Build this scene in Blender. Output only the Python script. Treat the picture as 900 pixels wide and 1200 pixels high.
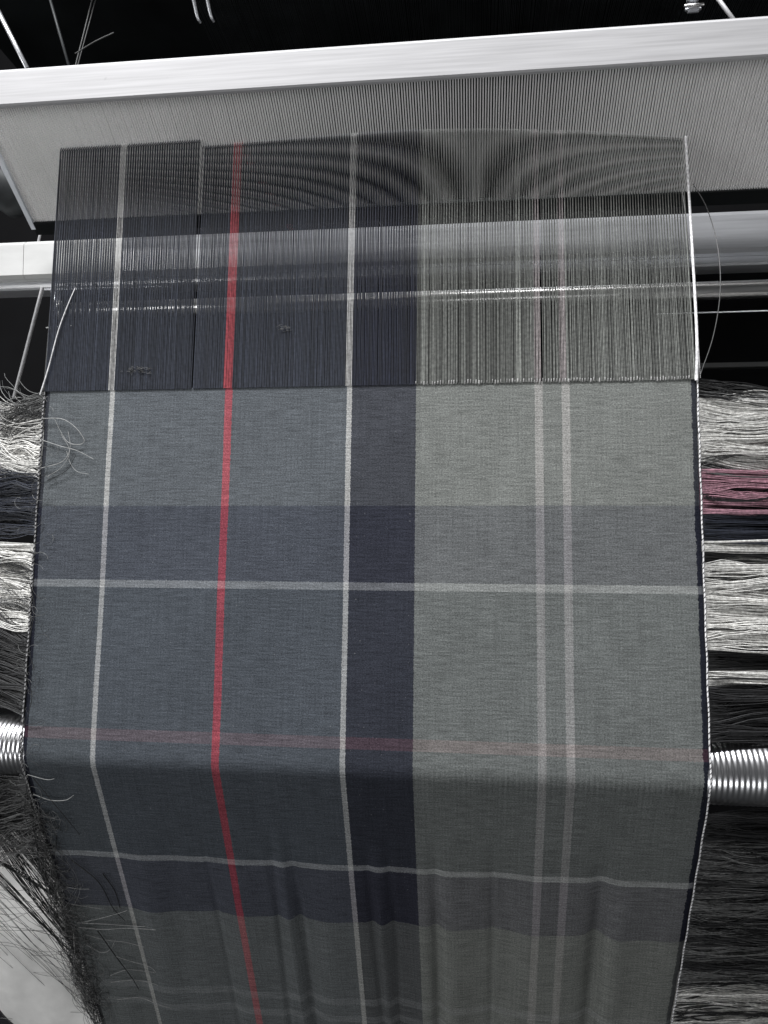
import bpy, math, random
import numpy as np
from mathutils import Matrix, Vector

random.seed(7)
rng = np.random.default_rng(11)
PI = math.pi
scene = bpy.context.scene
for o in list(bpy.data.objects):
    bpy.data.objects.remove(o, do_unlink=True)
COL = scene.collection

# ------------------------------------------------------------------ camera
cam_d = bpy.data.cameras.new("camera")
cam_d.sensor_fit = 'VERTICAL'
cam_d.sensor_height = 36.0
cam_d.lens = 27.0
cam_d.clip_start = 0.02
cam_d.clip_end = 60.0
cam = bpy.data.objects.new("camera", cam_d)
COL.objects.link(cam)
cam.matrix_world = Matrix(((0.9933, -0.0003, 0.1154, 0.0793),
                           (0.0136, 0.9933, -0.1146, 0.1196),
                           (-0.1146, 0.1154, 0.9867, 0.5783),
                           (0, 0, 0, 1)))
scene.camera = cam

# ------------------------------------------------------------------ world and lamps
world = bpy.data.worlds.new("World")
scene.world = world
world.use_nodes = True
bg = world.node_tree.nodes["Background"]
bg.inputs[0].default_value = (0.9, 0.95, 1.0, 1)
bg.inputs[1].default_value = 0.03


def area(name, loc, target, sx, sy, power, col):
    d = bpy.data.lights.new(name, 'AREA')
    d.shape = 'RECTANGLE'
    d.size, d.size_y = sx, sy
    d.energy = power
    d.color = col
    o = bpy.data.objects.new(name, d)
    COL.objects.link(o)
    o.location = loc
    o.rotation_euler = (Vector(target) - Vector(loc)).to_track_quat('-Z', 'Y').to_euler()
    return o


area("hall_lamp_back", (-0.55, 2.3, 1.15), (0, 0.25, 0), 2.6, 0.5, 126, (0.985, 0.99, 1.0))
area("hall_lamp_middle", (-0.95, 1.25, 1.60), (0, 0.3, 0), 0.9, 0.16, 4, (1.0, 0.99, 0.97))
area("added_fill_left", (-2.2, -0.1, 1.25), (0, 0.1, 0), 0.8, 0.8, 14, (0.98, 0.99, 1.0))  # added fill, brightens the white roll and the fold relief
area("added_fill_front", (0.1, -1.2, 1.9), (0, 0.3, 0), 1.2, 0.4, 10.5, (0.98, 0.99, 1.0))  # added fill so the reed reads bright between the warp threads
area("added_fill_right", (2.4, 0.3, 0.80), (0, 0.3, 0), 0.8, 0.8, 7, (0.98, 0.99, 1.0))  # added low fill for the side faces of the reed wires

vs = scene.view_settings
vs.view_transform = 'Standard'
vs.look = 'None'
vs.exposure = 0.0
vs.gamma = 1.0
vs.use_curve_mapping = False

# ------------------------------------------------------------------ helpers


def new_mat(name):
    m = bpy.data.materials.new(name)
    m.use_nodes = True
    nt = m.node_tree
    return m, nt, nt.nodes["Principled BSDF"]


def plain(name, col, rough=0.6, metal=0.0, spec=0.5, var=0.12, scale=60.0, stretch=(1, 1, 1), bump=0.0, aniso=False):
    """solid material with a little procedural variation in colour and gloss"""
    m, nt, b = new_mat(name)
    tc = nt.nodes.new("ShaderNodeTexCoord")
    mp = nt.nodes.new("ShaderNodeMapping")
    mp.inputs['Scale'].default_value = stretch
    nt.links.new(tc.outputs['Object'], mp.inputs[0])
    n = nt.nodes.new("ShaderNodeTexNoise")
    n.inputs['Scale'].default_value = scale
    n.inputs['Detail'].default_value = 5
    nt.links.new(mp.outputs[0], n.inputs['Vector'])
    mr = nt.nodes.new("ShaderNodeMapRange")
    mr.inputs[1].default_value = 0.3
    mr.inputs[2].default_value = 0.7
    mr.inputs[3].default_value = 1 - var
    mr.inputs[4].default_value = 1 + var
    nt.links.new(n.outputs[0], mr.inputs[0])
    mx = nt.nodes.new("ShaderNodeMix")
    mx.data_type = 'RGBA'
    mx.blend_type = 'MULTIPLY'
    mx.inputs[0].default_value = 1
    mx.inputs[6].default_value = (*col, 1)
    nt.links.new(mr.outputs[0], mx.inputs[7])
    if aniso:      # worn metal: sparse dark specks and smudges
        n3 = nt.nodes.new("ShaderNodeTexNoise")
        n3.inputs['Scale'].default_value = 55
        n3.inputs['Detail'].default_value = 1
        nt.links.new(tc.outputs['Object'], n3.inputs['Vector'])
        m3 = nt.nodes.new("ShaderNodeMapRange")
        m3.inputs[1].default_value = 0.77
        m3.inputs[2].default_value = 0.83
        m3.inputs[3].default_value = 1.0
        m3.inputs[4].default_value = 0.45
        nt.links.new(n3.outputs[0], m3.inputs[0])
        x3 = nt.nodes.new("ShaderNodeMix")
        x3.data_type = 'RGBA'
        x3.blend_type = 'MULTIPLY'
        x3.inputs[0].default_value = 1
        nt.links.new(mx.outputs[2], x3.inputs[6])
        nt.links.new(m3.outputs[0], x3.inputs[7])
        mx = x3
    nt.links.new(mx.outputs[2], b.inputs['Base Color'])
    r2 = nt.nodes.new("ShaderNodeMapRange")
    r2.inputs[3].default_value = max(0.02, rough - 0.08)
    r2.inputs[4].default_value = min(1, rough + 0.08)
    nt.links.new(n.outputs[0], r2.inputs[0])
    nt.links.new(r2.outputs[0], b.inputs['Roughness'])
    b.inputs['Metallic'].default_value = metal
    b.inputs['Specular IOR Level'].default_value = spec
    if bump:
        bp = nt.nodes.new("ShaderNodeBump")
        bp.inputs['Strength'].default_value = bump
        bp.inputs['Distance'].default_value = 0.001
        nt.links.new(n.outputs[0], bp.inputs['Height'])
        nt.links.new(bp.outputs[0], b.inputs['Normal'])
    return m


def yarn_mat(name, col, rough=0.55, spec=0.4):
    """yarn whose tone differs from one thread to the next (dye lot, attribute 'tone') and along its length"""
    m, nt, b = new_mat(name)
    at = nt.nodes.new("ShaderNodeAttribute")
    at.attribute_name = "tone"
    tc = nt.nodes.new("ShaderNodeTexCoord")
    n = nt.nodes.new("ShaderNodeTexNoise")
    n.inputs['Scale'].default_value = 420
    n.inputs['Detail'].default_value = 2
    nt.links.new(tc.outputs['Object'], n.inputs['Vector'])
    mr = nt.nodes.new("ShaderNodeMapRange")
    mr.inputs[1].default_value = 0.3
    mr.inputs[2].default_value = 0.7
    mr.inputs[3].default_value = 0.7
    mr.inputs[4].default_value = 1.3
    nt.links.new(n.outputs[0], mr.inputs[0])
    mu = nt.nodes.new("ShaderNodeMath")
    mu.operation = 'MULTIPLY'
    nt.links.new(at.outputs['Fac'], mu.inputs[0])
    nt.links.new(mr.outputs[0], mu.inputs[1])
    mx = nt.nodes.new("ShaderNodeMix")
    mx.data_type = 'RGBA'
    mx.blend_type = 'MULTIPLY'
    mx.inputs[0].default_value = 1
    mx.inputs[6].default_value = (*col, 1)
    nt.links.new(mu.outputs[0], mx.inputs[7])
    nt.links.new(mx.outputs[2], b.inputs['Base Color'])
    b.inputs['Roughness'].default_value = rough
    b.inputs['Specular IOR Level'].default_value = spec
    return m


def link(name, me, mat, parent=None):
    o = bpy.data.objects.new(name, me)
    COL.objects.link(o)
    if mat is not None:
        me.materials.append(mat)
    if parent is not None:
        o.parent = parent
    return o


def mesh_from(name, V, F, smooth=False):
    me = bpy.data.meshes.new(name)
    me.from_pydata([tuple(v) for v in V], [], [tuple(f) for f in F])
    if smooth:
        me.polygons.foreach_set("use_smooth", [True] * len(me.polygons))
    me.update()
    return me


def empty(name, label, cat, group=None, loc=(0, 0, 0)):
    o = bpy.data.objects.new(name, None)
    o.empty_display_size = 0.02
    COL.objects.link(o)
    o.location = loc
    tag(o, label, cat, group)
    return o


def tag(o, label, cat, group=None):
    o['label'] = label
    o['category'] = cat
    if group:
        o['group'] = group
    return o


class Tubes:
    """collects many thin tubes into one mesh with a per-thread tone"""

    def __init__(self, sides=3):
        self.V, self.F, self.T, self.n, self.sides = [], [], [], 0, sides

    def add(self, P, r, tone=1.0, taper=1.0, flat=1.0):
        P = np.asarray(P, float)
        n, k = len(P), self.sides
        t = np.gradient(P, axis=0)
        t /= np.linalg.norm(t, axis=1)[:, None] + 1e-12
        ref = np.array([0, 0, 1.0])
        if abs(t[:, 2]).max() > 0.95:
            ref = np.array([0.57, 0.12, 0.81])
        a = np.cross(t, ref)
        a /= np.linalg.norm(a, axis=1)[:, None] + 1e-12
        b = np.cross(a, t)
        rr = np.linspace(r, r * taper, n)[:, None]
        ring = []
        for j in range(k):
            an = 2 * PI * j / k + PI / 2
            ring.append(P + rr * (math.cos(an) * a + math.sin(an) * b * flat))
        ring = np.stack(ring, 1).reshape(-1, 3)
        i = np.arange(n - 1)[:, None] * k
        j = np.arange(k)[None, :]
        j2 = (j + 1) % k
        f = np.stack([i + j, i + j2, i + k + j2, i + k + j], -1).reshape(-1, 4) + self.n
        self.V.append(ring)
        self.F.append(f)
        self.T.append(np.full(len(ring), tone, np.float32))
        self.n += len(ring)

    def build(self, name, mat, parent=None, stuff=False):
        V = np.concatenate(self.V).astype(np.float32)
        F = np.concatenate(self.F).astype(np.int32)
        me = bpy.data.meshes.new(name)
        me.vertices.add(len(V))
        me.vertices.foreach_set("co", V.ravel())
        me.loops.add(F.size)
        me.loops.foreach_set("vertex_index", F.ravel())
        me.polygons.add(len(F))
        me.polygons.foreach_set("loop_start", np.arange(0, F.size, 4, dtype=np.int32))
        me.polygons.foreach_set("use_smooth", np.ones(len(F), bool))
        at = me.attributes.new("tone", 'FLOAT', 'POINT')
        at.data.foreach_set("value", np.concatenate(self.T))
        me.update(calc_edges=True)
        o = link(name, me, mat, parent)
        if stuff:
            o['kind'] = 'stuff'
        return o


def spline(pts, n):
    """Catmull-Rom through control points"""
    p = np.asarray(pts, float)
    p = np.vstack([2 * p[0] - p[1], p, 2 * p[-1] - p[-2]])
    out = []
    m = len(p) - 3
    for q in np.linspace(0, m - 1e-6, n):
        i = int(q)
        t = q - i
        a, b, c, d = p[i:i + 4]
        out.append(0.5 * (2 * b + (c - a) * t + (2 * a - 5 * b + 4 * c - d) * t * t + (3 * b - a - 3 * c + d) * t ** 3))
    return np.array(out)


def box_me(name, x0, x1, y0, y1, z0, z1, bev=0.0015, seg=2):
    import bmesh
    bm = bmesh.new()
    bmesh.ops.create_cube(bm, size=1)
    bmesh.ops.scale(bm, vec=(x1 - x0, y1 - y0, z1 - z0), verts=bm.verts)
    bmesh.ops.translate(bm, vec=((x0 + x1) / 2, (y0 + y1) / 2, (z0 + z1) / 2), verts=bm.verts)
    if bev:
        bmesh.ops.bevel(bm, geom=list(bm.edges), offset=bev, segments=seg, affect='EDGES')
    me = bpy.data.meshes.new(name)
    bm.to_mesh(me)
    bm.free()
    return me


def profile_bar(name, prof, x0, x1, nx=2, smooth=False):
    """closed (y,z) profile swept along X, capped"""
    n = len(prof)
    V, F = [], []
    for x in np.linspace(x0, x1, nx):
        V += [(x, y, z) for y, z in prof]
    for i in range(nx - 1):
        for j in range(n):
            k = (j + 1) % n
            F.append((i * n + j, i * n + k, (i + 1) * n + k, (i + 1) * n + j))
    F.append(tuple(range(n))[::-1])
    F.append(tuple((nx - 1) * n + j for j in range(n)))
    return mesh_from(name, V, F, smooth)


def rod_me(name, a, b, r, sides=24, bev=0.2):
    """solid rod between two points with rounded ends"""
    a, b = np.array(a, float), np.array(b, float)
    t = (b - a) / np.linalg.norm(b - a)
    ref = np.array([0, 0, 1.0]) if abs(t[2]) < 0.9 else np.array([1.0, 0, 0])
    u = np.cross(t, ref)
    u /= np.linalg.norm(u)
    v = np.cross(u, t)
    rings = [(0, 1 - bev), (bev * r, 1)]
    L = np.linalg.norm(b - a)
    rings += [(L - bev * r, 1), (L, 1 - bev)]
    V, F = [], []
    for d, q in rings:
        for j in range(sides):
            an = 2 * PI * j / sides
            V.append(a + t * d + r * q * (math.cos(an) * u + math.sin(an) * v))
    for i in range(3):
        for j in range(sides):
            k = (j + 1) % sides
            F.append((i * sides + j, i * sides + k, (i + 1) * sides + k, (i + 1) * sides + j))
    F.append(tuple(range(sides))[::-1])
    F.append(tuple(3 * sides + j for j in range(sides)))
    return mesh_from(name, V, F, True)


# ------------------------------------------------------------------ materials
M = {}
M['alu'] = plain('brushed_aluminium', (0.50, 0.495, 0.505), 0.5, 0.2, 0.5, 0.10, 9, (1.5, 60, 60), 0.03, True)
M['alu_dull'] = plain('drawn_aluminium', (0.74, 0.75, 0.78), 0.34, 0.75, 0.5, 0.06, 9, (1.5, 50, 50), 0.02)
M['steel'] = plain('polished_steel', (0.75, 0.74, 0.73), 0.3, 1.0, 0.5, 0.06, 20, (1, 6, 6))
M['chrome'] = plain('chrome_roller', (0.74, 0.74, 0.76), 0.30, 1.0, 0.5, 0.04, 20, (1, 1, 1))
M['reed'] = plain('reed_steel', (0.80, 0.79, 0.785), 0.5, 0.05, 0.5, 0.06, 12)
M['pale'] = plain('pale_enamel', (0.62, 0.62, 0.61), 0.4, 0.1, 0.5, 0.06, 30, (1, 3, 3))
M['strip'] = plain('reed_end_paint', (0.84, 0.87, 0.92), 0.4, 0.0, 0.5, 0.1, 40)
M['black'] = plain('black_machine_paint', (0.010, 0.0115, 0.012), 0.7, 0.0, 0.1, 0.4, 14)
M['floor'] = plain('oily_concrete', (0.004, 0.004, 0.0045), 0.9, 0.0, 0.1, 0.4, 6)
M['heddle'] = plain('dark_heddle_steel', (0.035, 0.038, 0.04), 0.5, 0.2, 0.3, 0.4, 40)
M['cottn'] = plain('white_cotton', (0.88, 0.87, 0.85), 0.85, 0.0, 0.2, 0.07, 70, (1, 1, 1), 0.25)
Y = {}
Y['slate'] = yarn_mat('slate_yarn', (0.025, 0.029, 0.041))
Y['navy'] = yarn_mat('navy_yarn', (0.012, 0.014, 0.025))
Y['grey'] = yarn_mat('grey_green_yarn', (0.15, 0.155, 0.145))
Y['white'] = yarn_mat('white_yarn', (0.46, 0.455, 0.45))
Y['red'] = yarn_mat('red_yarn', (0.33, 0.060, 0.075))
Y['pinkwhite'] = yarn_mat('blush_yarn', (0.36, 0.325, 0.325))
Y['bright'] = yarn_mat('bleached_yarn', (0.88, 0.87, 0.88), 0.4, 0.5)
Y['dark'] = yarn_mat('charcoal_yarn', (0.020, 0.020, 0.021), 0.45, 0.5)
Y['smoke'] = yarn_mat('smoke_yarn', (0.13, 0.131, 0.130), 0.45, 0.5)
Y['pale'] = yarn_mat('ecru_yarn', (0.86, 0.85, 0.82), 0.5, 0.4)
Y['pink'] = yarn_mat('dusty_pink_yarn', (0.42, 0.235, 0.285), 0.5, 0.4)

# ------------------------------------------------------------------ setting
fl = link('floor', mesh_from('floor', [(-6, -6, -1.0), (6, -6, -1.0), (6, 8, -1.0), (-6, 8, -1.0)], [(0, 1, 2, 3)]), M['floor'])
fl['kind'] = 'structure'

# ------------------------------------------------------------------ the cloth: path over the breast roller
XL, XR = -0.2695, 0.2440
FELL = 0.287
ROLL = 0.024
RC = ROLL + 0.0006          # cloth rides just above the roller
DROP = math.radians(31)
ARC = RC * DROP


def path(s):
    """s<0 lies flat before the roller, then round the roller, then hanging; returns (y, z, ny, nz)"""
    s = np.asarray(s, float)
    a = np.clip(s / RC, 0, DROP)
    y = np.where(s < 0, -s, -RC * np.sin(a))
    z = np.where(s < 0, 0, RC * np.cos(a) - RC)
    e = np.clip(s - ARC, 0, None)
    y = y - e * math.cos(DROP)
    z = z - e * math.sin(DROP)
    return y, z, -np.sin(a), np.cos(a)


def edge_x(side, s):
    x = XL if side < 0 else XR
    return x


# folds of the slack cloth under the roller: (u, width, height, lean)
FOLDS = [(0.262, 0.005, -0.0008, 0.0), (0.370, 0.006, -0.0013, -0.01), (0.385, 0.009, 0.0016, 0.0), (0.400, 0.009, -0.0020, 0.0), (0.43, 0.03, 0.0012, 0.0),
         (0.515, 0.008, -0.0014, 0.01), (0.535, 0.010, 0.0014, 0.0), (0.552, 0.006, -0.0012, 0.0), (0.621, 0.010, -0.0028, 0.0), (0.648, 0.02, 0.0014, 0.0),
         (0.709, 0.006, -0.0010, 0.0), (0.78, 0.03, 0.0012, 0.0), (0.868, 0.012, -0.0032, 0.0), (0.90, 0.02, 0.0016, 0.0), (0.15, 0.04, 0.0010, 0.0)]


def fold_h(u, s):
    e = np.clip((s - ARC - 0.035) / 0.22, 0, 1.3)
    g = 1.65 * np.clip(e / 0.5, 0, 1) ** 1.4
    h = np.zeros_like(u)
    for c, w, a, lean in FOLDS:
        cc = c + lean * e
        h += a * np.exp(-((u - cc) / w) ** 2)
    h += 0.0008 * np.sin(u * 40 + 1.3) + 0.0004 * np.sin(u * 83 + s * 9)
    return h * g


def rib_h(u, s):
    """cloth sinking a little into the grooves of the roller"""
    win = np.exp(-((s - 0.010) / 0.016) ** 2)
    x = XL + u * (XR - XL)
    amp = 0.35 + 0.65 * np.clip((u - 0.45) / 0.3, 0, 1)
    return 0.00016 * win * amp * np.sin(2 * PI * x / 0.0038)


def build_cloth_mesh():
    us = np.linspace(0, 1, 561)
    ss = np.concatenate([np.linspace(-FELL, -0.03, 60), np.linspace(-0.027, 0.05, 46), np.linspace(0.055, 0.42, 90)])
    U, S = np.meshgrid(us, ss)
    y, z, ny, nz = path(S)
    h = fold_h(U, S) + rib_h(U, S) + 0.0006 * np.sin(U * 17 + S * 30) * np.clip(-S / 0.05, 0, 1) * np.clip((FELL + S) / 0.05, 0, 1)
    edge = np.minimum(U, 1 - U)
    h -= 0.0012 * np.exp(-edge / 0.006)
    X = XL + U * (XR - XL)
    # the edges wander a little
    X = X + np.where(U > 0.5, 1, -1) * np.exp(-edge / 0.01) * 0.0002 * np.sin(S * 160 + 2 * U)
    # fell line is not perfectly straight
    P = np.stack([X, y + ny * h, z + nz * h], -1).reshape(-1, 3)
    nr, nc = U.shape
    i, j = np.meshgrid(np.arange(nr - 1), np.arange(nc - 1), indexing='ij')
    a = i * nc + j
    F = np.stack([a, a + nc, a + nc + 1, a + 1], -1).reshape(-1, 4)
    me = bpy.data.meshes.new('woven_cloth')
    me.vertices.add(len(P))
    me.vertices.foreach_set('co', P.astype(np.float32).ravel())
    me.loops.add(F.size)
    me.loops.foreach_set('vertex_index', F.astype(np.int32).ravel())
    me.polygons.add(len(F))
    me.polygons.foreach_set('loop_start', np.arange(0, F.size, 4, dtype=np.int32))
    me.polygons.foreach_set('use_smooth', np.ones(len(F), bool))
    uv = me.uv_layers.new(name='weave')
    UVv = np.stack([U, S], -1).reshape(-1, 2)
    uv.data.foreach_set('uv', UVv[F.ravel()].astype(np.float32).ravel())
    me.update(calc_edges=True)
    return me


def cloth_material():
    m, nt, b = new_mat('tartan_weave')
    L = nt.links
    N = nt.nodes.new

    def math_(op, a, c=None):
        n = N("ShaderNodeMath")
        n.operation = op
        for i, q in enumerate((a, c)):
            if q is None:
                continue
            if isinstance(q, (int, float)):
                n.inputs[i].default_value = q
            else:
                L.new(q, n.inputs[i])
        return n.outputs[0]

    def ramp(fac, stops):
        r = N("ShaderNodeValToRGB")
        r.color_ramp.interpolation = 'CONSTANT'
        el = r.color_ramp.elements
        while len(el) > 1:
            el.remove(el[-1])
        el[0].position, el[0].color = stops[0][0], (*stops[0][1], 1)
        for p, c in stops[1:]:
            e = el.new(p)
            e.color = (*c, 1)
        L.new(fac, r.inputs[0])
        return r.outputs[0]

    def mix(kind, fac, a, c):
        n = N("ShaderNodeMix")
        n.data_type = 'RGBA'
        n.blend_type = kind
        for i, q in ((0, fac), (6, a), (7, c)):
            if isinstance(q, (int, float)):
                n.inputs[i].default_value = q
            elif isinstance(q, tuple):
                n.inputs[i].default_value = (*q, 1)
            else:
                L.new(q, n.inputs[i])
        return n.outputs[2]

    uvn = N("ShaderNodeUVMap")
    uvn.uv_map = 'weave'
    sep = N("ShaderNodeSeparateXYZ")
    L.new(uvn.outputs[0], sep.inputs[0])
    u, s = sep.outputs[0], sep.outputs[1]
    # coordinates in metres on the cloth
    cmb = N("ShaderNodeCombineXYZ")
    L.new(math_('MULTIPLY', u, XR - XL), cmb.inputs[0])
    L.new(s, cmb.inputs[1])

    def noise(sx, sy, scale, detail=2.0, rough=0.6):
        mp = N("ShaderNodeMapping")
        mp.inputs['Scale'].default_value = (sx, sy, 1)
        L.new(cmb.outputs[0], mp.inputs[0])
        n = N("ShaderNodeTexNoise")
        n.inputs['Scale'].default_value = scale
        n.inputs['Detail'].default_value = detail
        n.inputs['Roughness'].default_value = rough
        L.new(mp.outputs[0], n.inputs['Vector'])
        return n.outputs[0]

    def rng_(v, a, c, d, e):
        n = N("ShaderNodeMapRange")
        for i, q in enumerate((a, c, d, e)):
            n.inputs[i + 1].default_value = q
        L.new(v, n.inputs[0])
        return n.outputs[0]

    ragged = math_('MULTIPLY', math_('SUBTRACT', noise(0.6, 1, 420, 2), 0.5), 0.006)
    jit = math_('MULTIPLY', math_('SUBTRACT', noise(1, 1, 900, 0), 0.5), 0.0020)
    uj = math_('ADD', u, jit)
    slate = (0.093, 0.103, 0.117)
    slate2 = (0.100, 0.110, 0.120)
    navy = (0.045, 0.048, 0.061)
    grey = (0.180, 0.188, 0.180)
    white = (0.36, 0.36, 0.355)
    soft = (0.305, 0.30, 0.29)
    red = (0.33, 0.075, 0.095)
    dk = (0.022, 0.024, 0.034)
    us_ = math_('ADD', uj, math_('MULTIPLY', ragged, math_('GREATER_THAN', u, 0.95)))
    warp = ramp(us_, [(0, dk), (0.006, slate2), (0.1062, white), (0.1158, slate), (0.2935, red), (0.3085, slate),
                     (0.4862, white), (0.4948, navy), (0.5930, grey), (0.7690, soft), (0.7785, grey), (0.8070, soft), (0.8165, grey), (0.9895, dk)])
    # weft colours along the cloth, position = (s + 0.3) / 0.75
    sj = math_('ADD', s, math_('MULTIPLY', math_('SUBTRACT', noise(1, 1, 700, 0), 0.5), 0.0012))
    v = math_('DIVIDE', math_('ADD', sj, 0.3), 0.75)

    def q(x):
        return (x + 0.3) / 0.75
    A, B, Cc = (1.0, 1.0, 1.0), (0.68, 0.68, 0.73), (0.72, 0.735, 0.755)
    d = ARC
    stops = [(0, A), (q(-0.193), B), (q(-0.134), (1, 1, 1)), (q(-0.1275), Cc), (q(-0.0215), (0.88, 0.88, 0.88)), (q(-0.0105), Cc),
             (q(d + 0.0855), (1, 1, 1)), (q(d + 0.0925), (0.69, 0.67, 0.73)), (q(d + 0.1503), (1.0, 1.0, 1.0)), (q(d + 0.34), B)]
    weft = ramp(v, stops)
    lines = ramp(v, [(0, (0, 0, 0)), (q(-0.134), (0.20, 0.20, 0.20)), (q(-0.1275), (0, 0, 0)), (q(d + 0.0855), (0.30, 0.30, 0.30)), (q(d + 0.0925), (0, 0, 0)),
                     (q(d + 0.2475), (0.11, 0.11, 0.11)), (q(d + 0.2565), (0, 0, 0)), (q(d + 0.2715), (0.11, 0.11, 0.11)), (q(d + 0.280), (0, 0, 0))])
    redl = ramp(v, [(0, (0, 0, 0)), (q(-0.0215), (0.115, 0.115, 0.115)), (q(-0.0105), (0, 0, 0))])
    c = mix('MULTIPLY', 1.0, warp, weft)
    olive = ramp(v, [(0, (0.10, 0.10, 0.10)), (q(-0.193), (0, 0, 0)), (q(d + 0.1503), (0.36, 0.36, 0.36))])
    c = mix('MIX', olive, c, (0.155, 0.160, 0.145))
    c = mix('MIX', lines, c, (0.42, 0.43, 0.44))
    c = mix('MIX', redl, c, (0.24, 0.06, 0.08))
    # yarn grain: fine speckle, weft streaks, warp streaks and broad unevenness
    sp = rng_(noise(1, 1.2, 820, 3.0, 0.8), 0.30, 0.70, 0.46, 1.58)
    wf = rng_(noise(60, 700, 1.0, 3.0, 0.6), 0.3, 0.7, 0.74, 1.26)
    wp = rng_(noise(700, 14, 1.0, 2.0, 0.6), 0.3, 0.7, 0.90, 1.10)
    br = rng_(noise(1, 1, 26, 3.0, 0.5), 0.3, 0.7, 0.95, 1.05)
    g = math_('MULTIPLY', math_('MULTIPLY', sp, wf), math_('MULTIPLY', wp, br))
    c = mix('MULTIPLY', 1.0, c, g)
    # lint: sparse pale specks
    li = math_('GREATER_THAN', noise(1, 1, 520, 0), 0.84)
    c = mix('MIX', math_('MULTIPLY', li, 0.15), c, (0.5, 0.5, 0.5))
    L.new(c, b.inputs['Base Color'])
    b.inputs['Roughness'].default_value = 0.85
    b.inputs['Specular IOR Level'].default_value = 0.06
    bp = N("ShaderNodeBump")
    bp.inputs['Strength'].default_value = 0.35
    bp.inputs['Distance'].default_value = 0.0004
    L.new(math_('ADD', sp, wf), bp.inputs['Height'])
    L.new(bp.outputs[0], b.inputs['Normal'])
    return m


cloth = empty('tartan_cloth', 'grey and navy tartan cloth with red stripe running over the grooved roller', 'cloth')
link('woven_web', build_cloth_mesh(), cloth_material(), cloth)

# ---- selvedge cords: a white ply twisted round a dark core, on both edges


def cloth_pt(side, s, off=0.0, h=0.0):
    y, z, ny, nz = path(s)
    x = (XL - off) if side < 0 else (XR + off)
    x = x + side * 0.0002 * np.sin(np.asarray(s) * 160 + (2 if side > 0 else 0))
    return np.stack([np.broadcast_to(x, np.shape(s)), y + ny * h, z + nz * h], -1)


def selvedge(side, s0, s1, r_core, r_ply, r_helix, pitch, off, tone):
    root = None
    n = int((s1 - s0) / 0.004)
    s = np.linspace(s0, s1, n)
    t = Tubes(6)
    t.add(cloth_pt(side, s, off), r_core, tone)
    root = t.build('selvedge_cord', Y['bright'], cloth)
    n = int((s1 - s0) / pitch * 9)
    s = np.linspace(s0, s1, n)
    y, z, ny, nz = path(s)
    an = 2 * PI * (s / pitch + 0.25 * np.sin(s * 140)) 
    wob = 0.0001 * np.sin(s * 310)
    base = cloth_pt(side, s, off)
    base[:, 0] += r_helix * np.cos(an) * 0.7 + wob
    base[:, 1] += ny * r_helix * np.sin(an)
    base[:, 2] += nz * r_helix * np.sin(an)
    t = Tubes(4)
    t.add(base, r_ply, 1.0)
    t.build('selvedge_ply', Y['dark'], root)
    return root


selvedge(1, -FELL, 0.40, 0.0006, 0.00034, 0.0006, 0.0038, 0.0006, 0.95)
selvedge(-1, -FELL, 0.40, 0.0006, 0.00050, 0.0006, 0.0036, 0.0006, 0.45)

# ---- the fell: last picks, little pale weft loops standing at the cloth's end
t = Tubes(5)
NEND = 245
for i in range(NEND):
    u = (i + 0.5) / NEND
    if 0.593 < u < 0.995:
        if random.random() < 0.12:
            continue
        x = XL + u * (XR - XL) + random.uniform(-0.0003, 0.0003)
        y = FELL + random.uniform(-0.0004, 0.0008)
        ln = random.uniform(0.0008, 0.0016)
        t.add([(x, y - ln, 0.0007), (x, y, 0.0014), (x, y + ln, 0.0010)], random.uniform(0.0003, 0.0006), random.uniform(0.5, 1.0))
t.build('fell_loop', Y['white'], cloth, True)
# ------------------------------------------------------------------ the warp, two sheets of one shed
warp = empty('warp_sheet', 'fine navy, grey, white and red warp threads stretched between cloth and reed', 'warp threads')
RY, RS = 0.498, math.radians(58)      # reed line and lean


def reed_pt(t):
    return RY + t * math.cos(RS), t * math.sin(RS)


HT_U = [0, 0.240, 0.242, 0.42, 0.57, 0.70, 0.85, 1.0]
HT_T = [0.003, 0.0035, -0.002, 0.0, 0.001, -0.002, -0.008, -0.017]
BANDS = [('slate_warp_band', 'slate', 0.0, 0.1055), ('white_warp_stripe', 'white', 0.1055, 0.1165), ('slate_warp_band', 'slate', 0.1165, 0.2935),
         ('red_warp_stripe', 'red', 0.2935, 0.3085), ('slate_warp_band', 'slate', 0.3085, 0.4855), ('white_warp_stripe', 'white', 0.4855, 0.4955),
         ('navy_warp_band', 'navy', 0.4955, 0.593), ('grey_warp_band', 'grey', 0.593, 0.769), ('blush_warp_stripe', 'pinkwhite', 0.769, 0.7785),
         ('grey_warp_band', 'grey', 0.7785, 0.807), ('blush_warp_stripe', 'pinkwhite', 0.807, 0.8165), ('grey_warp_band', 'grey', 0.8165, 1.0)]
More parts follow.
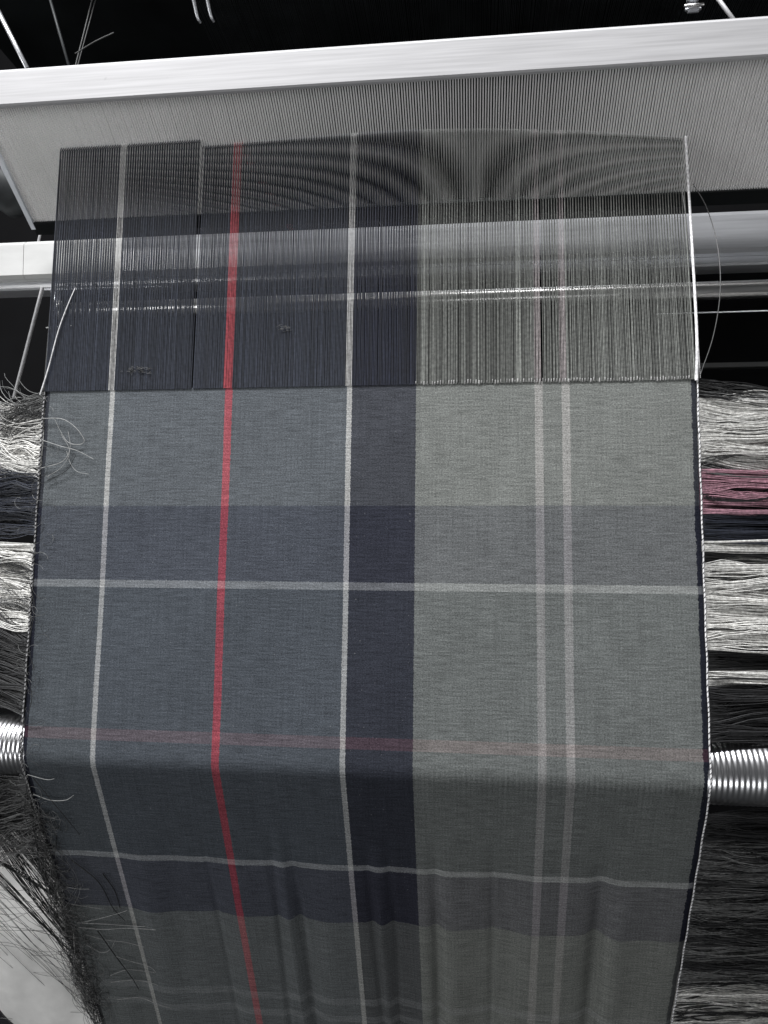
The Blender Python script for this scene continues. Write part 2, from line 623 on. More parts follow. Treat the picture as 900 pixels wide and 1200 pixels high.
for name, key, u0, u1 in BANDS:
    t = Tubes(4)
    for i in range(NEND):
        for lower, pair in ((0, -1), (1, 1)):
            u = (i + 0.5 + 0.22 * pair) / NEND
            if (i, lower) in ((59, 1), (191, 0)):
                continue
            if not (u0 <= u < u1):
                continue
            x = XL + u * (XR - XL)
            xr = XL + (i + 0.5 + 0.02 * pair) / NEND * (XR - XL)
            tt = float(np.interp(u, HT_U, HT_T)) - 0.0015 * lower
            ry, rz = reed_pt(tt)
            jx = random.gauss(0, 0.00010)
            plain_ = key in ('white', 'pinkwhite', 'red')
            r = (random.uniform(0.00044, 0.00052) if key == 'red' else random.uniform(0.00032, 0.00040)) if plain_ else (random.uniform(0.00046, 0.00055) if key == 'grey' else random.uniform(0.00051, 0.00060))
            if key == 'grey':
                tone = random.choice((0.5, 0.75, 0.9, 1.0, 1.15, 1.6)) * random.uniform(0.9, 1.1)
            elif key in ('slate', 'navy'):
                tone = random.choice((0.75, 0.9, 1.0, 1.1, 1.35)) * random.uniform(0.9, 1.1)
            else:
                tone = random.uniform(0.8, 1.1)
            if lower:
                tone *= 1.0
            pts = [(x + jx * 0.3, FELL - 0.001, 0.0006), (x + jx, FELL + 0.06, (0.06 / (ry - FELL)) * rz), (x + jx * 0.7, (FELL + ry) / 2, rz / 2),
                   (xr, ry - 0.004, rz * 0.98), (xr, ry + 0.0008, rz - 0.003), (xr, ry + 0.003, rz - 0.05), (xr, ry + 0.03, rz - 0.30)]
            t.add(pts, r, tone, 0.02 if key in ('grey', 'pinkwhite') else 0.20)
    t.build(name, Y[key], warp, True)
# the thick bright edge end on the right and the paler one on the left
ry, rz = reed_pt(-0.017)
t = Tubes(8)
t.add(spline([(XR - 0.0002, FELL - 0.002, 0.001), (XR + 0.0008, FELL + 0.03, 0.002), (XR + 0.0012, 0.38, rz * 0.4 + 0.003), (XR + 0.0012, ry - 0.003, rz + 0.003)], 24), 0.00125, 1.0, 0.75)
t.build('edge_cord', Y['bright'], warp)
t = Tubes(6)
t.add([(XR + 0.0028, FELL, 0.0), (XR + 0.0042, 0.36, -0.01), (XR + 0.004, 0.47, -0.04)], 0.0003, 0.7)
t.build('edge_thread', Y['bright'], warp)
t = Tubes(6)
t.add(spline([(-0.2725, 0.283, 0.002), (-0.2665, 0.305, 0.0025), (-0.2590, 0.340, 0.0025), (-0.2490, 0.372, 0.001), (-0.2440, 0.392, -0.006)], 30), 0.00062, 0.85, 0.5)
t.build('edge_cord', Y['bright'], warp)
t = Tubes(6)
t.add([(XL - 0.001, FELL, 0.0), (XL - 0.0015, 0.37, -0.003), (XL - 0.001, 0.49, -0.002)], 0.0007, 0.5)
t.build('edge_thread', Y['smoke'], warp)

# ------------------------------------------------------------------ the reed
reed = empty('reed', 'comb of fine steel wires under a bright aluminium cap bar', 'reed')
RX0, RX1 = -0.324, 0.52
T0, T1 = -0.0645, 0.049
pitch = (XR - XL) / NEND
dr = np.array([0, math.cos(RS), math.sin(RS)])
dn = np.array([0, -math.sin(RS), math.cos(RS)])
V, F = [], []
k0 = int((RX0 - XL) / pitch)
k1 = int((RX1 - XL) / pitch)
for k in range(k0, k1):
    x = XL + k * pitch + random.gauss(0, 0.00004)
    hw, hd = 0.00050, 0.0011
    b0 = len(V)
    for tt in (T0, T1):
        y, z = reed_pt(tt)
        for sx, sd in ((-1, 1), (1, 1), (1, -1), (-1, -1)):
            V.append((x + sx * hw, y + dn[1] * sd * hd, z + dn[2] * sd * hd))
    for j in range(4):
        j2 = (j + 1) % 4
        F.append((b0 + j, b0 + j2, b0 + 4 + j2, b0 + 4 + j))
o = link('reed_wire', mesh_from('reed_wire', V, F), M['reed'], reed)
o['kind'] = 'stuff'


def reed_box(name, x0, x1, t0, t1, d0, d1, mat):
    V = []
    for x in (x0, x1):
        for tt, dd in ((t0, d0), (t1, d0), (t1, d1), (t0, d1)):
            y, z = reed_pt(tt)
            V.append((x, y + dn[1] * dd, z + dn[2] * dd))
    F = [(0, 1, 2, 3), (7, 6, 5, 4), (0, 4, 5, 1), (1, 5, 6, 2), (2, 6, 7, 3), (3, 7, 4, 0)]
    return link(name, mesh_from(name, V, F), mat, reed)


reed_box('bottom_bar', RX0 - 0.002, RX1, T0 - 0.012, T0, -0.004, 0.0035, M['black'])
reed_box('end_strip', RX0 - 0.0042, RX0, T0 - 0.006, 0.05, -0.003, 0.004, M['strip'])
# binding coils at the top of the wires, just under the cap
t = Tubes(4)
xs = np.linspace(RX0, RX1, 1600)
y, z = reed_pt(0.0425)
an = xs / pitch * 2 * PI / 2
t.add(np.stack([xs, y + dn[1] * 0.0016 + 0.0004 * np.sin(an), z + dn[2] * 0.0016 + 0.0006 * np.cos(an)], -1), 0.0006, 0.6)
t.build('binding_coil', Y['smoke'], reed)
# cap bar: an aluminium box section, its top face tipped a little to the weaver
cap = [(0.5090, 0.0415), (0.5078, 0.0425), (0.5080, 0.0450), (0.5090, 0.0464), (0.5345, 0.0490), (0.5370, 0.0478), (0.5385, 0.0450), (0.5385, 0.0410), (0.5300, 0.0412)]
link('cap_bar', profile_bar('cap_bar', cap, -0.60, 0.62, 2), M['alu'], reed)

# ------------------------------------------------------------------ bars and rods behind the warp
bar = empty('sley_rail', 'broad bright aluminium rail with lower lip behind the warp threads', 'rail')
zt = -0.085
prof = [(0.4240, zt - 0.02), (0.4240, zt - 0.004), (0.4265, zt), (0.4560, zt + 0.002), (0.4605, zt - 0.002), (0.4605, zt - 0.02)]
link('rail_face', profile_bar('rail_face', prof, -0.252, 0.60), M['alu_dull'], bar)
prof2 = [(y, z - 0.0004) for y, z in prof]
link('rail_end', profile_bar('rail_end', prof, -0.60, -0.3516), M['pale'], bar)  # pale colour carries the lamp reflection at this end of the rail
link('rail_painted_glare', profile_bar('rail_painted_glare', prof, -0.3510, -0.2526), M['pale'], bar)  # paler stretch of the same rail: its reflection painted as colour
prof = [(0.4165, zt - 0.03), (0.4165, zt - 0.013), (0.4180, zt - 0.011), (0.4238, zt - 0.011), (0.4238, zt - 0.03)]
link('rail_lip', profile_bar('rail_lip', prof, -0.60, 0.60), M['alu_dull'], bar)

rod = empty('guide_rod', 'thin polished steel rod crossing behind the warp below the rail', 'rod')
link('rod_shaft', rod_me('rod_shaft', (-0.306, 0.386, -0.078), (0.60, 0.386, -0.078), 0.0075, 32), M['steel'], rod)
link('rod_collar', rod_me('rod_collar', (-0.3105, 0.3865, -0.077), (-0.302, 0.3865, -0.077), 0.0085, 20), M['steel'], rod)
link('rod_arm', rod_me('rod_arm', (-0.318, 0.412, -0.085), (-0.3085, 0.388, -0.075), 0.004, 12), M['alu_dull'], rod)

for (a, b_, r, lab) in (((-0.325, 0.4075, -0.078), (-0.2, 0.4060, -0.078), 0.0011, 'short thin wire just under the bright rail at left'),
                        ((0.235, 0.3665, -0.078), (0.6, 0.3675, -0.078), 0.0006, 'hair thin wire stretched below the rod at right'),):
    tag(link('wire', rod_me('wire', a, b_, r, 8), M['alu_dull']), lab, 'wire')
tag(link('pin', rod_me('pin', (-0.3180, 0.3690, -0.075), (-0.29, 0.3700, -0.075), 0.0010, 8), M['steel']), 'small steel pin below the collar of the rod', 'pin')
tag(link('pin', rod_me('pin', (-0.3135, 0.3800, -0.073), (-0.290, 0.3812, -0.073), 0.0012, 8), M['alu_dull']), 'short dull pin tucked against the rod collar', 'pin')
tag(link('steel_rod', rod_me('steel_rod', (-0.3150, 0.402, -0.06), (-0.3420, 0.300, -0.07), 0.0017, 14), M['alu']), 'slim pale rod slanting down at the left of the warp', 'rod')
tag(link('slim_rail', profile_bar('slim_rail', [(0.3235, -0.10), (0.3235, -0.094), (0.3275, -0.094), (0.3275, -0.10)], 0.20, 0.60), plain('dim_rail', (0.12, 0.12, 0.12), 0.4, 0.5)),
    'narrow dim rail in the dark gap at right', 'rail')

# ------------------------------------------------------------------ rails and rollers under the cloth
for (y0, y1, z1, x0, x1, mat, lab) in (
        (0.212, 0.284, -0.045, -0.60, 0.60, 'pale', 'broadest pale rail seen under the fringe near the fell'),
        (0.1530, 0.1635, -0.045, -0.60, 0.60, 'pale', 'thinnest pale rail, between the two broad ones'),
        (0.0862, 0.1480, -0.045, -0.60, 0.60, 'pale', 'broad pale rail in the middle below the thinnest one'),
        (0.0600, 0.0725, -0.045, 0.05, 0.60, 'pale', 'narrow pale rail just above the roller at right')):
    o = link('under_rail', box_me('under_rail', x0, x1, y0, y1, z1 - 0.012, z1, 0.003, 3), M[mat])
    tag(o, lab, 'rail', 'pale rails under the cloth')

# grooved breast roller
nx, na = 1900, 48
xs = np.linspace(-0.52, 0.52, nx)
an = np.linspace(0, 2 * PI, na, endpoint=False)
R_ = ROLL - 0.00018 + 0.00018 * (1 + 0.4 * np.sin(xs * 37)) * np.sin(2 * PI * xs / 0.0038)
Xg, Ag = np.meshgrid(xs, an, indexing='ij')
P = np.stack([Xg, R_[:, None] * np.cos(Ag), -RC + R_[:, None] * np.sin(Ag)], -1).reshape(-1, 3)
i, j = np.meshgrid(np.arange(nx - 1), np.arange(na), indexing='ij')
j2 = (j + 1) % na
F = np.stack([i * na + j, i * na + j2, (i + 1) * na + j2, (i + 1) * na + j], -1).reshape(-1, 4)
me = mesh_from('breast_roller', P, F.tolist() + [tuple(range(na)), tuple((nx - 1) * na + q for q in range(na))[::-1]], True)
tag(link('breast_roller', me, M['chrome']), 'shiny chrome roller with fine grooves carrying the cloth', 'roller')


def lumpy_roll(name, a, b, r, mat, lab, cat='fabric roll', nseg=60, nr=40, amp=0.04, seed=0):
    a, b = np.array(a, float), np.array(b, float)
    t = (b - a) / np.linalg.norm(b - a)
    u = np.cross(t, (0, 0, 1.0))
    u /= np.linalg.norm(u)
    v = np.cross(u, t)
    L = np.linalg.norm(b - a)
    V, F = [], []
    for i in range(nseg + 1):
        f = i / nseg
        end = min(f, 1 - f) * L
        q = math.sqrt(max(0, 1 - max(0, 1 - end / (0.25 * r)) ** 2)) * 0.12 + 0.88 if end < 0.25 * r else 1
        for j in range(nr):
            an = 2 * PI * j / nr
            w = 1 + amp * (math.sin(3 * an + f * 9 + seed) * 0.4 + math.sin(f * 23 + 2 * an + seed * 2) * 0.35 + math.sin(f * 51 + 5 * an) * 0.2)
            V.append(a + t * L * f + r * q * w * (math.cos(an) * u + math.sin(an) * v))
    for i in range(nseg):
        for j in range(nr):
            k = (j + 1) % nr
            F.append((i * nr + j, i * nr + k, (i + 1) * nr + k, (i + 1) * nr + j))
    F.append(tuple(range(nr))[::-1])
    F.append(tuple(nseg * nr + j for j in range(nr)))
    o = link(name, mesh_from(name, V, F, True), mat)
    return tag(o, lab, cat)


lumpy_roll('cloth_roll', (-0.56, -0.03, -0.19), (-0.27, -0.35, -0.30), 0.085, M['cottn'], 'white cotton roll under the tangled fringe at lower left', seed=1)
lumpy_roll('cloth_roll', (0.235, -0.285, -0.250), (0.70, -0.275, -0.225), 0.075, M['cottn'], 'white cotton roll under the combed black fringe at lower right', seed=4)


def plaid_dark():
    m, nt, b = new_mat('dark_red_check')
    tc = nt.nodes.new("ShaderNodeTexCoord")
    ch = nt.nodes.new("ShaderNodeTexChecker")
    ch.inputs['Scale'].default_value = 28
    ch.inputs[1].default_value = (0.012, 0.012, 0.016, 1)
    ch.inputs[2].default_value = (0.07, 0.012, 0.018, 1)
    nt.links.new(tc.outputs['Object'], ch.inputs[0])
    nt.links.new(ch.outputs[0], b.inputs['Base Color'])
    b.inputs['Roughness'].default_value = 0.9
    return m


lumpy_roll('cloth_roll', (-0.62, -0.30, -0.36), (-0.28, -0.46, -0.40), 0.07, plaid_dark(), 'dark red checked cloth roll in the bottom left corner', seed=2)

# ------------------------------------------------------------------ weft fringe on both sides


def fringe(buf, side, s0, s1, n, L, r, clump=6, wave=0.004, sag=0.012, drift=0.0, spread=0.002, tones=(0.6, 1.5), curl=0.0, start=0.0, npt=11, h0=-0.001):
    """n threads leaving the cloth edge, gathered in clumps that wander together"""
    nc = max(1, n // clump)
    for c in range(nc):
        sc = random.uniform(s0, s1)
        ph, ph2 = random.uniform(0, 6.28), random.uniform(0, 6.28)
        k1, k2 = random.uniform(40, 90), random.uniform(100, 220)
        w1, w2 = random.gauss(0, wave), random.gauss(0, wave * 0.35)
        dr_, sg = random.gauss(drift, abs(wave) * 4 + 0.02), abs(random.gauss(sag, sag * 0.5))
        for q in range(clump):
            s = np.clip(sc + random.gauss(0, spread * 1.6), s0, s1)
            ln = random.uniform(*L)
            f = np.linspace(0, 1, npt)
            d = f * ln
            y, z, ny, nz = path(s)
            conv = 1 - 0.55 * np.sin(np.clip(d / 0.05, 0, 1) * PI / 2)
            off = (s - sc) * conv
            yy = path(sc)[0] - off * (1 if s < 0 else math.cos(DROP))
            dy = w1 * (np.sin(k1 * d + ph) - math.sin(ph)) + w2 * (np.sin(k2 * d + ph2) - math.sin(ph2)) + dr_ * d + random.gauss(0, spread) * f
            if curl:
                ca = curl * f * f * random.uniform(-1, 1.6)
                dx = d * np.cos(ca * 0.6)
                dy = dy - np.cumsum(np.sin(ca)) * ln / npt
            else:
                dx = d
            x = (XL if side < 0 else XR) + side * (dx + start)
            zz = z + h0 - sg * (1 - np.exp(-d / 0.02)) * 1.0 - 0.10 * d + random.uniform(-0.001, 0.001) * f
            buf.add(np.stack([x, yy + dy, zz], -1), r * random.uniform(0.75, 1.3), random.uniform(*tones), 0.7)


def s_of(y):      # flat part: distance before the roller
    return -y


dark, smoke, pale, pink, navyb = Tubes(3), Tubes(3), Tubes(3), Tubes(3), Tubes(3)
# --- right side, top to bottom
fringe(dark, 1, s_of(0.287), s_of(0.270), 36, (0.06, 0.16), 0.00026, 3, 0.002, 0.010, -0.12, 0.002)
fringe(smoke, 1, s_of(0.287), s_of(0.272), 18, (0.08, 0.18), 0.0002, 2, 0.001, 0.008, -0.10, 0.002, (0.8, 2.2))
fringe(dark, 1, s_of(0.272), s_of(0.217), 110, (0.06, 0.16), 0.00034, 8, 0.0045, 0.014, 0.0, 0.0010)
fringe(smoke, 1, s_of(0.272), s_of(0.217), 70, (0.06, 0.16), 0.00030, 7, 0.004, 0.015, 0.0, 0.0012)
fringe(pale, 1, s_of(0.272), s_of(0.224), 620, (0.06, 0.16), 0.00032, 9, 0.0018, 0.011, 0.0, 0.002, (0.7, 1.2))
fringe(pink, 1, s_of(0.2185), s_of(0.1855), 620, (0.08, 0.16), 0.00034, 9, 0.0007, 0.014, 0.0, 0.0015, (0.6, 1.5))
fringe(dark, 1, s_of(0.220), s_of(0.186), 60, (0.08, 0.16), 0.0003, 6, 0.003, 0.013, 0.0, 0.0008)
fringe(navyb, 1, s_of(0.186), s_of(0.166), 330, (0.08, 0.16), 0.00042, 8, 0.0006, 0.013, 0.0, 0.0016, (0.5, 2.2))
fringe(dark, 1, s_of(0.164), s_of(0.150), 26, (0.08, 0.16), 0.0003, 3, 0.0008, 0.014, 0.0, 0.001)
fringe(dark, 1, s_of(0.149), s_of(0.088), 50, (0.07, 0.16), 0.00028, 5, 0.0030, 0.014, 0.0, 0.0016)
fringe(smoke, 1, s_of(0.149), s_of(0.088), 60, (0.07, 0.16), 0.00028, 5, 0.0022, 0.016, 0.0, 0.0016, (0.8, 2.4))
fringe(pale, 1, s_of(0.149), s_of(0.088), 600, (0.07, 0.16), 0.00032, 8, 0.0012, 0.011, 0.0, 0.002, (0.7, 1.2))
fringe(dark, 1, s_of(0.088), s_of(0.074), 80, (0.08, 0.16), 0.0004, 6, 0.0008, 0.014, 0.0, 0.0014)
fringe(dark, 1, s_of(0.074), s_of(0.060), 26, (0.08, 0.16), 0.0003, 3, 0.0008, 0.014, 0.0, 0.001)
fringe(dark, 1, s_of(0.061), s_of(0.024), 480, (0.08, 0.16), 0.00042, 9, 0.0016, 0.010, 0.02, 0.0018, (0.5, 2.2))
fringe(dark, 1, 0.032, 0.200, 2300, (0.07, 0.16), 0.00036, 10, 0.0018, 0.010, 0.02, 0.0020, (0.4, 2.6))
fringe(smoke, 1, 0.060, 0.215, 420, (0.07, 0.16), 0.00026, 8, 0.0020, 0.007, 0.02, 0.0016, (0.5, 2.2))
fringe(pale, 1, 0.212, 0.285, 260, (0.07, 0.16), 0.00032, 7, 0.002, 0.012, 0.02, 0.0016, (0.7, 1.2))
fringe(dark, 1, 0.190, 0.270, 90, (0.07, 0.16), 0.0003, 4, 0.002, 0.006, 0.02, 0.001)
fringe(smoke, 1, 0.060, 0.220, 900, (0.07, 0.16), 0.00022, 3, 0.0020, 0.005, 0.02, 0.0012, (0.4, 2.8))
fringe(pale, 1, s_of(0.0725), s_of(0.0625), 130, (0.08, 0.16), 0.0003, 6, 0.0006, 0.010, 0.0, 0.001, (0.7, 1.2))
fringe(pale, 1, s_of(0.1655), s_of(0.1585), 90, (0.08, 0.16), 0.0003, 6, 0.0005, 0.010, 0.0, 0.001, (0.7, 1.2))
fringe(pale, -1, s_of(0.1610), s_of(0.1550), 70, (0.05, 0.12), 0.0003, 6, 0.0005, 0.010, 0.05, 0.001, (0.7, 1.2))
# --- left side
fringe(smoke, -1, s_of(0.287), s_of(0.262), 70, (0.03, 0.09), 0.00030, 4, 0.004, 0.006, -0.1, 0.003, (0.5, 2.6), 1.2)
fringe(dark, -1, s_of(0.287), s_of(0.250), 45, (0.03, 0.09), 0.00032, 5, 0.004, 0.008, -0.1, 0.003, (0.6, 1.6), 1.2)
fringe(smoke, -1, s_of(0.272), s_of(0.200), 60, (0.03, 0.09), 0.00028, 4, 0.004, 0.012, 0.1, 0.003, (0.5, 2.4), 1.4)
fringe(pale, -1, s_of(0.272), s_of(0.214), 240, (0.03, 0.10), 0.0004, 7, 0.003, 0.012, 0.1, 0.003, (0.7, 1.2), 0.8)
fringe(navyb, -1, s_of(0.218), s_of(0.168), 420, (0.05, 0.12), 0.00042, 8, 0.0022, 0.013, 0.1, 0.0018, (0.5, 2.4), 0.5)
fringe(pale, -1, s_of(0.152), s_of(0.092), 220, (0.04, 0.10), 0.0004, 7, 0.002, 0.012, 0.1, 0.002, (0.8, 1.2), 0.5)
fringe(dark, -1, s_of(0.155), s_of(0.095), 45, (0.03, 0.09), 0.00028, 4, 0.003, 0.012, 0.25, 0.002, (0.5, 2), 1.0)
fringe(smoke, -1, s_of(0.155), s_of(0.095), 40, (0.03, 0.09), 0.00028, 4, 0.003, 0.014, 0.2, 0.002, (0.5, 2.2), 1.0)
fringe(dark, -1, s_of(0.090), s_of(0.026), 640, (0.05, 0.11), 0.00042, 8, 0.003, 0.011, 0.25, 0.002, (0.4, 2.4), 0.6)
fringe(dark, -1, 0.026, 0.078, 620, (0.05, 0.12), 0.00042, 8, 0.003, 0.010, 0.0, 0.002, (0.4, 2.6), 0.7)
fringe(smoke, -1, 0.030, 0.110, 110, (0.04, 0.10), 0.00030, 4, 0.004, 0.007, -0.2, 0.003, (0.5, 2.4), 0.9)


def on_path(s, h):
    y, z, ny, nz = path(s)
    return float(y + ny * h), float(z + nz * h)


def hang(buf, n, s0, s1, Ls, r, out, tones, clump=4, wob=0.004, x_in=0.0):
    """threads on the left that droop along the hanging edge instead of sticking out"""
    for c in range(max(1, n // clump)):
        sc = random.uniform(s0, s1)
        ln0 = random.uniform(*Ls)
        o0 = random.uniform(*out)
        ph = random.uniform(0, 6.28)
        kk = random.uniform(25, 70)
        for q in range(clump):
            ln = ln0 * random.uniform(0.8, 1.1)
            f = np.linspace(0, 1, 15)
            s = sc + ln * f + random.gauss(0, 0.003)
            y, z, ny, nz = path(s)
            bulge = np.sin(np.clip(f, 0, 1) * PI) * o0 + x_in * f
            x = XL - 0.002 - bulge + wob * np.sin(kk * s + ph) * f + random.gauss(0, 0.0014) * f
            h = -0.004 + 0.006 * np.sin(kk * 0.7 * s + ph) * f + random.gauss(0, 0.002)
            buf.add(np.stack([x, y + ny * h, z + nz * h], -1), r * random.uniform(0.7, 1.3), random.uniform(*tones), 0.7)


hang(dark, 260, 0.03, 0.30, (0.05, 0.14), 0.00030, (-0.018, 0.012), (0.5, 2.4), 3)
hang(smoke, 300, 0.04, 0.30, (0.04, 0.12), 0.00022, (-0.020, 0.020), (0.4, 3.2), 2)
hang(pale, 40, 0.08, 0.28, (0.03, 0.08), 0.0003, (-0.006, 0.012), (0.5, 1.0), 3)
# short curly fuzz standing off the left edge
for c in range(700):
    s0 = random.uniform(-0.28, 0.30) if random.random() < 0.35 else random.uniform(0.05, 0.30)
    rr = random.uniform(0.003, 0.010) * (0.6 if s0 < 0.05 else 1)
    a0 = random.uniform(0, 6.28)
    turn = random.uniform(1.5, 4.5) * random.choice((-1, 1))
    x0 = XL + random.gauss(-0.001, 0.007)
    pts = []
    for f in np.linspace(0, 1, 12):
        an = a0 + turn * f
        q = on_path(s0 + rr * math.sin(an), 0.0008 + 0.004 * f * random.uniform(0.8, 1.2))
        pts.append((x0 + rr * math.cos(an) * 0.9 + 0.006 * f, q[0], q[1]))
    (smoke if random.random() < 0.55 else dark).add(pts, random.uniform(0.00014, 0.00024), random.uniform(0.4, 2.0), 0.7)
# long strands that swing out over the white roll and come back to the edge
for c in range(20):
    y0 = random.uniform(-0.13, -0.03)
    a = np.array([-0.345 + random.uniform(-0.01, 0.01), y0, -0.07 - random.uniform(0, 0.03)])
    e = np.array([-0.285 + random.uniform(-0.015, 0.02), y0 - random.uniform(0.10, 0.20), 0])
    e[2] = -0.06 + 0.6 * (e[1] + 0.05) - random.uniform(0.0, 0.02)
    m_ = (a + e) / 2 + np.array([random.uniform(-0.012, 0.006), 0, random.uniform(-0.012, 0.006)])
    for q in range(random.choice((3, 5, 8))):
        jj = [np.array([random.gauss(0, 0.0016) for _ in range(3)]) for _ in range(3)]
        buf = smoke if random.random() < 0.6 else dark
        buf.add(spline([a + jj[0] * 1.5, m_ + jj[1], e + jj[2] * 1.5], 14), 0.00032 * random.uniform(0.7, 1.3), random.uniform(0.4, 1.6))
# fine open net of stray threads lying over the white roll
for c in range(60):
    y0 = random.uniform(-0.32, -0.06)
    x0 = -0.40
    sl = random.choice((-0.15, 0.1, -1.2, -1.6)) + random.gauss(0, 0.15)
    pts = []
    for f in np.linspace(0, 1, 5):
        x = x0 + f * 0.12
        yy = y0 + sl * f * 0.10
        pts.append((x, yy + random.gauss(0, 0.003), -0.115 + 0.45 * (yy + 0.10) + random.gauss(0, 0.002)))
    smoke.add(spline(pts, 14), 0.0002, random.uniform(0.4, 1.4))

dark.build('dark_fringe', Y['dark'], cloth, True)
smoke.build('smoke_fringe', Y['smoke'], cloth, True)
pale.build('pale_fringe', Y['pale'], cloth, True)
pink.build('pink_fringe', Y['pink'], cloth, True)
navyb.build('navy_fringe', yarn_mat('ink_yarn', (0.022, 0.025, 0.035), 0.45, 0.5), cloth, True)


# ---- loose ends lying on top of the cloth, one by one
def on_cloth(x, s, h=0.0015):
    y, z, ny, nz = path(s)
    return (x, float(y + ny * h), float(z + nz * h))


LOOSE = [  # (x, s) control points, yarn, radius
    ([(-0.268, -0.263), (-0.252, -0.262), (-0.240, -0.255), (-0.232, -0.245), (-0.236, -0.241), (-0.245, -0.243), (-0.252, -0.252), (-0.258, -0.262)], 'smoke', 0.0004),
    ([(-0.268, -0.245), (-0.252, -0.240), (-0.238, -0.236), (-0.222, -0.229)], 'smoke', 0.0004),
    ([(-0.268, -0.222), (-0.250, -0.227), (-0.243, -0.238), (-0.247, -0.252)], 'smoke', 0.0004),
    ([(-0.262, -0.215), (-0.250, -0.223), (-0.244, -0.236), (-0.252, -0.250)], 'smoke', 0.0003),
    ([(-0.247, -0.236), (-0.243, -0.226), (-0.236, -0.219), (-0.227, -0.217)], 'smoke', 0.0003),
    ([(-0.262, -0.212), (-0.245, -0.220), (-0.238, -0.232)], 'dark', 0.0003),
    ([(-0.270, -0.130), (-0.265, -0.110), (-0.267, -0.080), (-0.262, -0.062)], 'dark', 0.0004),
    ([(-0.270, -0.126), (-0.262, -0.118), (-0.256, -0.119)], 'dark', 0.0003),
    ([(-0.269, -0.060), (-0.262, -0.042), (-0.266, -0.020)], 'dark', 0.0004),
    ([(-0.268, -0.020), (-0.258, -0.021), (-0.252, -0.024)], 'dark', 0.0003),
    ([(-0.266, 0.020), (-0.252, 0.024), (-0.246, 0.023)], 'smoke', 0.0003),
    ([(-0.266, 0.040), (-0.252, 0.044), (-0.240, 0.043), (-0.232, 0.039)], 'smoke', 0.0004),
    ([(-0.262, 0.022), (-0.250, 0.050), (-0.236, 0.080)], 'dark', 0.0004),
    ([(-0.250, 0.110), (-0.232, 0.135), (-0.226, 0.165), (-0.218, 0.180)], 'dark', 0.0005),
    ([(-0.226, 0.125), (-0.221, 0.145), (-0.219, 0.165)], 'dark', 0.0005),
    ([(-0.262, 0.186), (-0.235, 0.186), (-0.205, 0.186), (-0.185, 0.184)], 'smoke', 0.0004),
    ([(-0.262, 0.192), (-0.240, 0.191), (-0.215, 0.188), (-0.190, 0.187)], 'smoke', 0.0004),
    ([(-0.262, 0.187), (-0.245, 0.180), (-0.225, 0.172), (-0.213, 0.166)], 'smoke', 0.0003),
    ([(-0.262, 0.143), (-0.250, 0.143), (-0.242, 0.142)], 'smoke', 0.0003),
    ([(-0.262, 0.163), (-0.245, 0.164), (-0.235, 0.166)], 'smoke', 0.0003),
    ([(-0.260, 0.215), (-0.248, 0.222), (-0.238, 0.218), (-0.232, 0.205)], 'smoke', 0.0003),
    ([(-0.258, 0.200), (-0.240, 0.206), (-0.222, 0.207), (-0.206, 0.211)], 'smoke', 0.0003),
    ([(-0.245, 0.195), (-0.234, 0.225), (-0.226, 0.255), (-0.222, 0.27)], 'dark', 0.0005),
    ([(-0.236, 0.225), (-0.222, 0.232), (-0.206, 0.238), (-0.200, 0.243)], 'smoke', 0.0003),
    ([(-0.246, 0.252), (-0.228, 0.245), (-0.212, 0.245), (-0.195, 0.246)], 'smoke', 0.0003),
    ([(-0.246, 0.262), (-0.224, 0.258), (-0.206, 0.262), (-0.196, 0.268)], 'smoke', 0.0003),
    ([(-0.246, 0.285), (-0.224, 0.283), (-0.206, 0.288), (-0.196, 0.292)], 'smoke', 0.0003),
]
for pts, key, r in LOOSE:
    t = Tubes(5)
    P = [on_cloth(x + random.uniform(-0.001, 0.001), s, 0.0015 + 0.002 * random.random()) for x, s in pts]
    t.add(spline(P, 8 * len(pts)), r, 2.2 if key == 'smoke' else 0.8, 0.6)
    t.build('loose_thread', Y[key], cloth)

# ---- tufts of lint caught on the warp
for x0, y0, n, rx, ry_, lab in ((-0.190, 0.302, 40, 0.014, 0.0025, 'wide smear of pale lint lying on the navy warp near the cloth'),
                               (-0.0705, 0.333, 16, 0.004, 0.003, 'tiny star of pale lint in the middle of the navy warp')):
    t = Tubes(3)
    for q in range(n):
        a0 = random.uniform(0, 6.28)
        cx, cy = x0 + random.gauss(0, rx * 0.45), y0 + random.gauss(0, ry_ * 0.5)
        ln = random.uniform(0.002, 0.006)
        zz = 0.0012 + random.uniform(0, 0.001)
        t.add(spline([(cx, cy, zz), (cx + ln * 0.6 * math.cos(a0), cy + 0.35 * ln * math.sin(a0), zz + 0.0005), (cx + ln * math.cos(a0 + 0.7), cy + 0.4 * ln * math.sin(a0 + 0.7), zz)], 8), 0.00012, random.uniform(0.25, 0.6))
    tag(t.build('lint_tuft', Y['white']), lab, 'lint')

# ------------------------------------------------------------------ right hand stray thread
t = Tubes(5)
t.add(spline([(0.2465, 0.289, 0.001), (0.256, 0.318, 0.004), (0.262, 0.352, 0.004), (0.264, 0.39, -0.004), (0.262, 0.43, -0.02), (0.258, 0.462, -0.04)], 40), 0.00035, 0.8)
tag(t.build('stray_thread', Y['smoke']), 'single fine thread bowing in the dark gap right of the warp', 'thread')

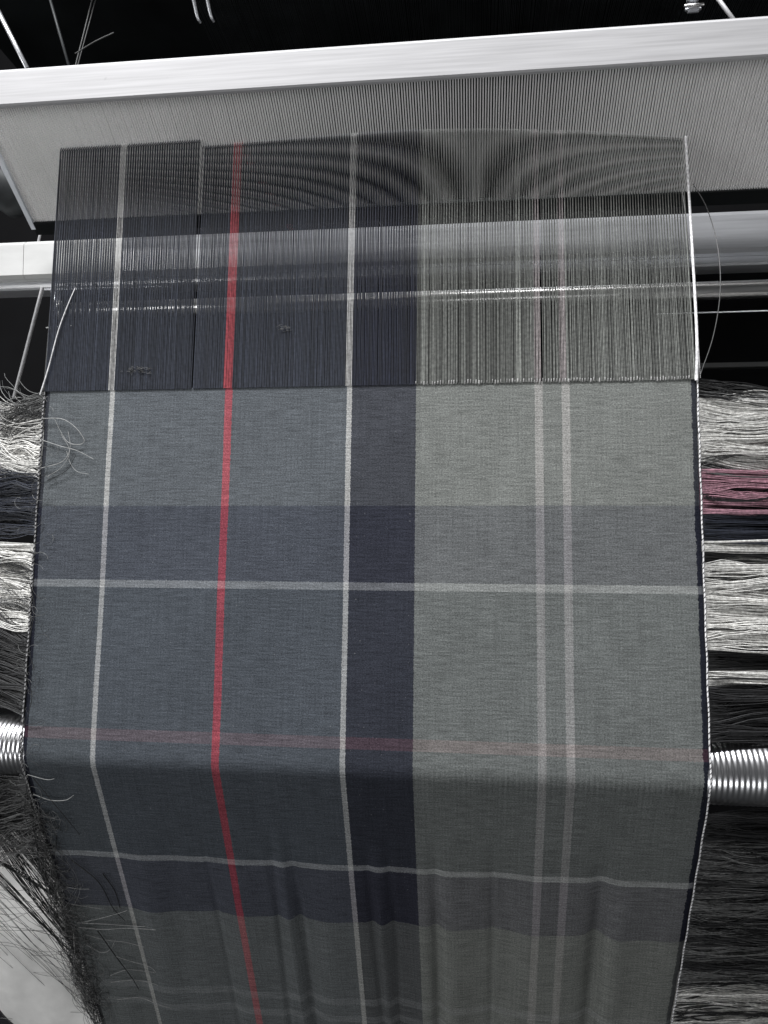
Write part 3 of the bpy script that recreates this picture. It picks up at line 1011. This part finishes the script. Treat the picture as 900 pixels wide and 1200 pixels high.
# ------------------------------------------------------------------ harness behind the reed
for k, (y, z, lab) in enumerate(((0.790, -0.11, 'black heddle frame nearest behind the reed'), (0.835, -0.10, 'black heddle frame farthest behind the reed'))):
    hf = empty('heddle_frame', lab, 'heddle frame', 'heddle frames behind the reed')
    link('frame_bar', box_me('frame_bar', -0.36, 0.66, y, y + 0.012, z - 0.03, z, 0.002), M['black'], hf)
    t = Tubes(3)
    for q in range(330):
        x = -0.24 + q * 0.0021 * (1 if k == 0 else 1.05) + random.gauss(0, 0.0003)
        t.add([(x, y + 0.006, z - 0.03), (x, y + 0.006, z - 0.45)], 0.0004, 1)
    t.build('heddle_wire', M['heddle'], hf, True)
for a, b_, r, lab in (((-0.335, 0.770, -0.15), (-0.350, 0.690, -0.15), 0.0008, 'pair of fine threads, left one, rising above the cap bar at upper left'),
                     ((-0.331, 0.770, -0.15), (-0.3475, 0.690, -0.15), 0.0006, 'pair of fine threads, right one, rising above the cap bar at upper left'),
                     ((-0.345, 0.698, -0.14), (-0.300, 0.715, -0.135), 0.0007, 'single loose thread end sticking out above the cap bar')):
    t = Tubes(5)
    m_ = [(p + q) / 2 + 0.001 for p, q in zip(a, b_)]
    t.add(spline([a, m_, b_], 12), r, 0.5)
    tag(t.build('stray_thread', Y['smoke']), lab, 'thread')
bx = link('machine_side', box_me('machine_side', -0.60, 0.75, 0.90, 0.94, -0.9, -0.05, 0.004), M['black'])
tag(bx, 'black machine panel in the dark behind the heddle frames', 'machine panel')
for a, b_, r, mat, lab in (((-0.447, 0.768, -0.15), (-0.412, 0.700, -0.16), 0.0026, 'alu_dull', 'thickest bright rod slanting in the top left corner'),
                           ((-0.385, 0.775, -0.15), (-0.360, 0.690, -0.16), 0.0016, 'heddle', 'thin dark rod beside the thickest one at top left'),
                           ((0.319, 0.716, -0.15), (0.334, 0.690, -0.15), 0.0020, 'alu', 'short bright rod at the top right above the cap bar')):
    tag(link('steel_rod', rod_me('steel_rod', a, b_, r, 12), M[mat]), lab, 'rod')
for x, lab in ((-0.219, 'left one of two small steel hooks hanging at the top'), (-0.204, 'right one of two small steel hooks hanging at the top')):
    t = Tubes(8)
    t.add(spline([(x - 0.003, 0.785, -0.13), (x, 0.765, -0.14), (x + 0.003, 0.742, -0.152), (x + 0.005, 0.738, -0.158)], 20), 0.0026, 1, 0.5)
    tag(t.build('hook', M['alu_dull']), lab, 'hook', 'hooks hanging behind the reed')
dr_ = empty('drive_chain', 'short length of greyish link chain at the top right edge', 'chain')
for q in range(4):
    y = 0.702 + q * 0.011
    me = box_me('chain_link', 0.288 + (q % 2) * 0.002, 0.303 - (q % 2) * 0.002, y, y + 0.0095, -0.153 - 0.002 * (q % 2), -0.147, 0.0022, 2)
    lk = link('chain_link', me, M['alu_dull'], dr_)
    link('link_pin', rod_me('link_pin', (0.286, y + 0.005, -0.1465), (0.305, y + 0.005, -0.1465), 0.0016, 10), M['steel'], lk)
br = empty('frame_bracket', 'rounded pale bracket at the left edge beside the reed end', 'bracket')
link('bracket_head', rod_me('bracket_head', (-0.420, 0.545, -0.075), (-0.352, 0.498, -0.085), 0.020, 24, 0.4), M['heddle'], br)
link('bracket_pin', rod_me('bracket_pin', (-0.338, 0.480, -0.09), (-0.342, 0.455, -0.09), 0.0012, 10), M['alu'], br)
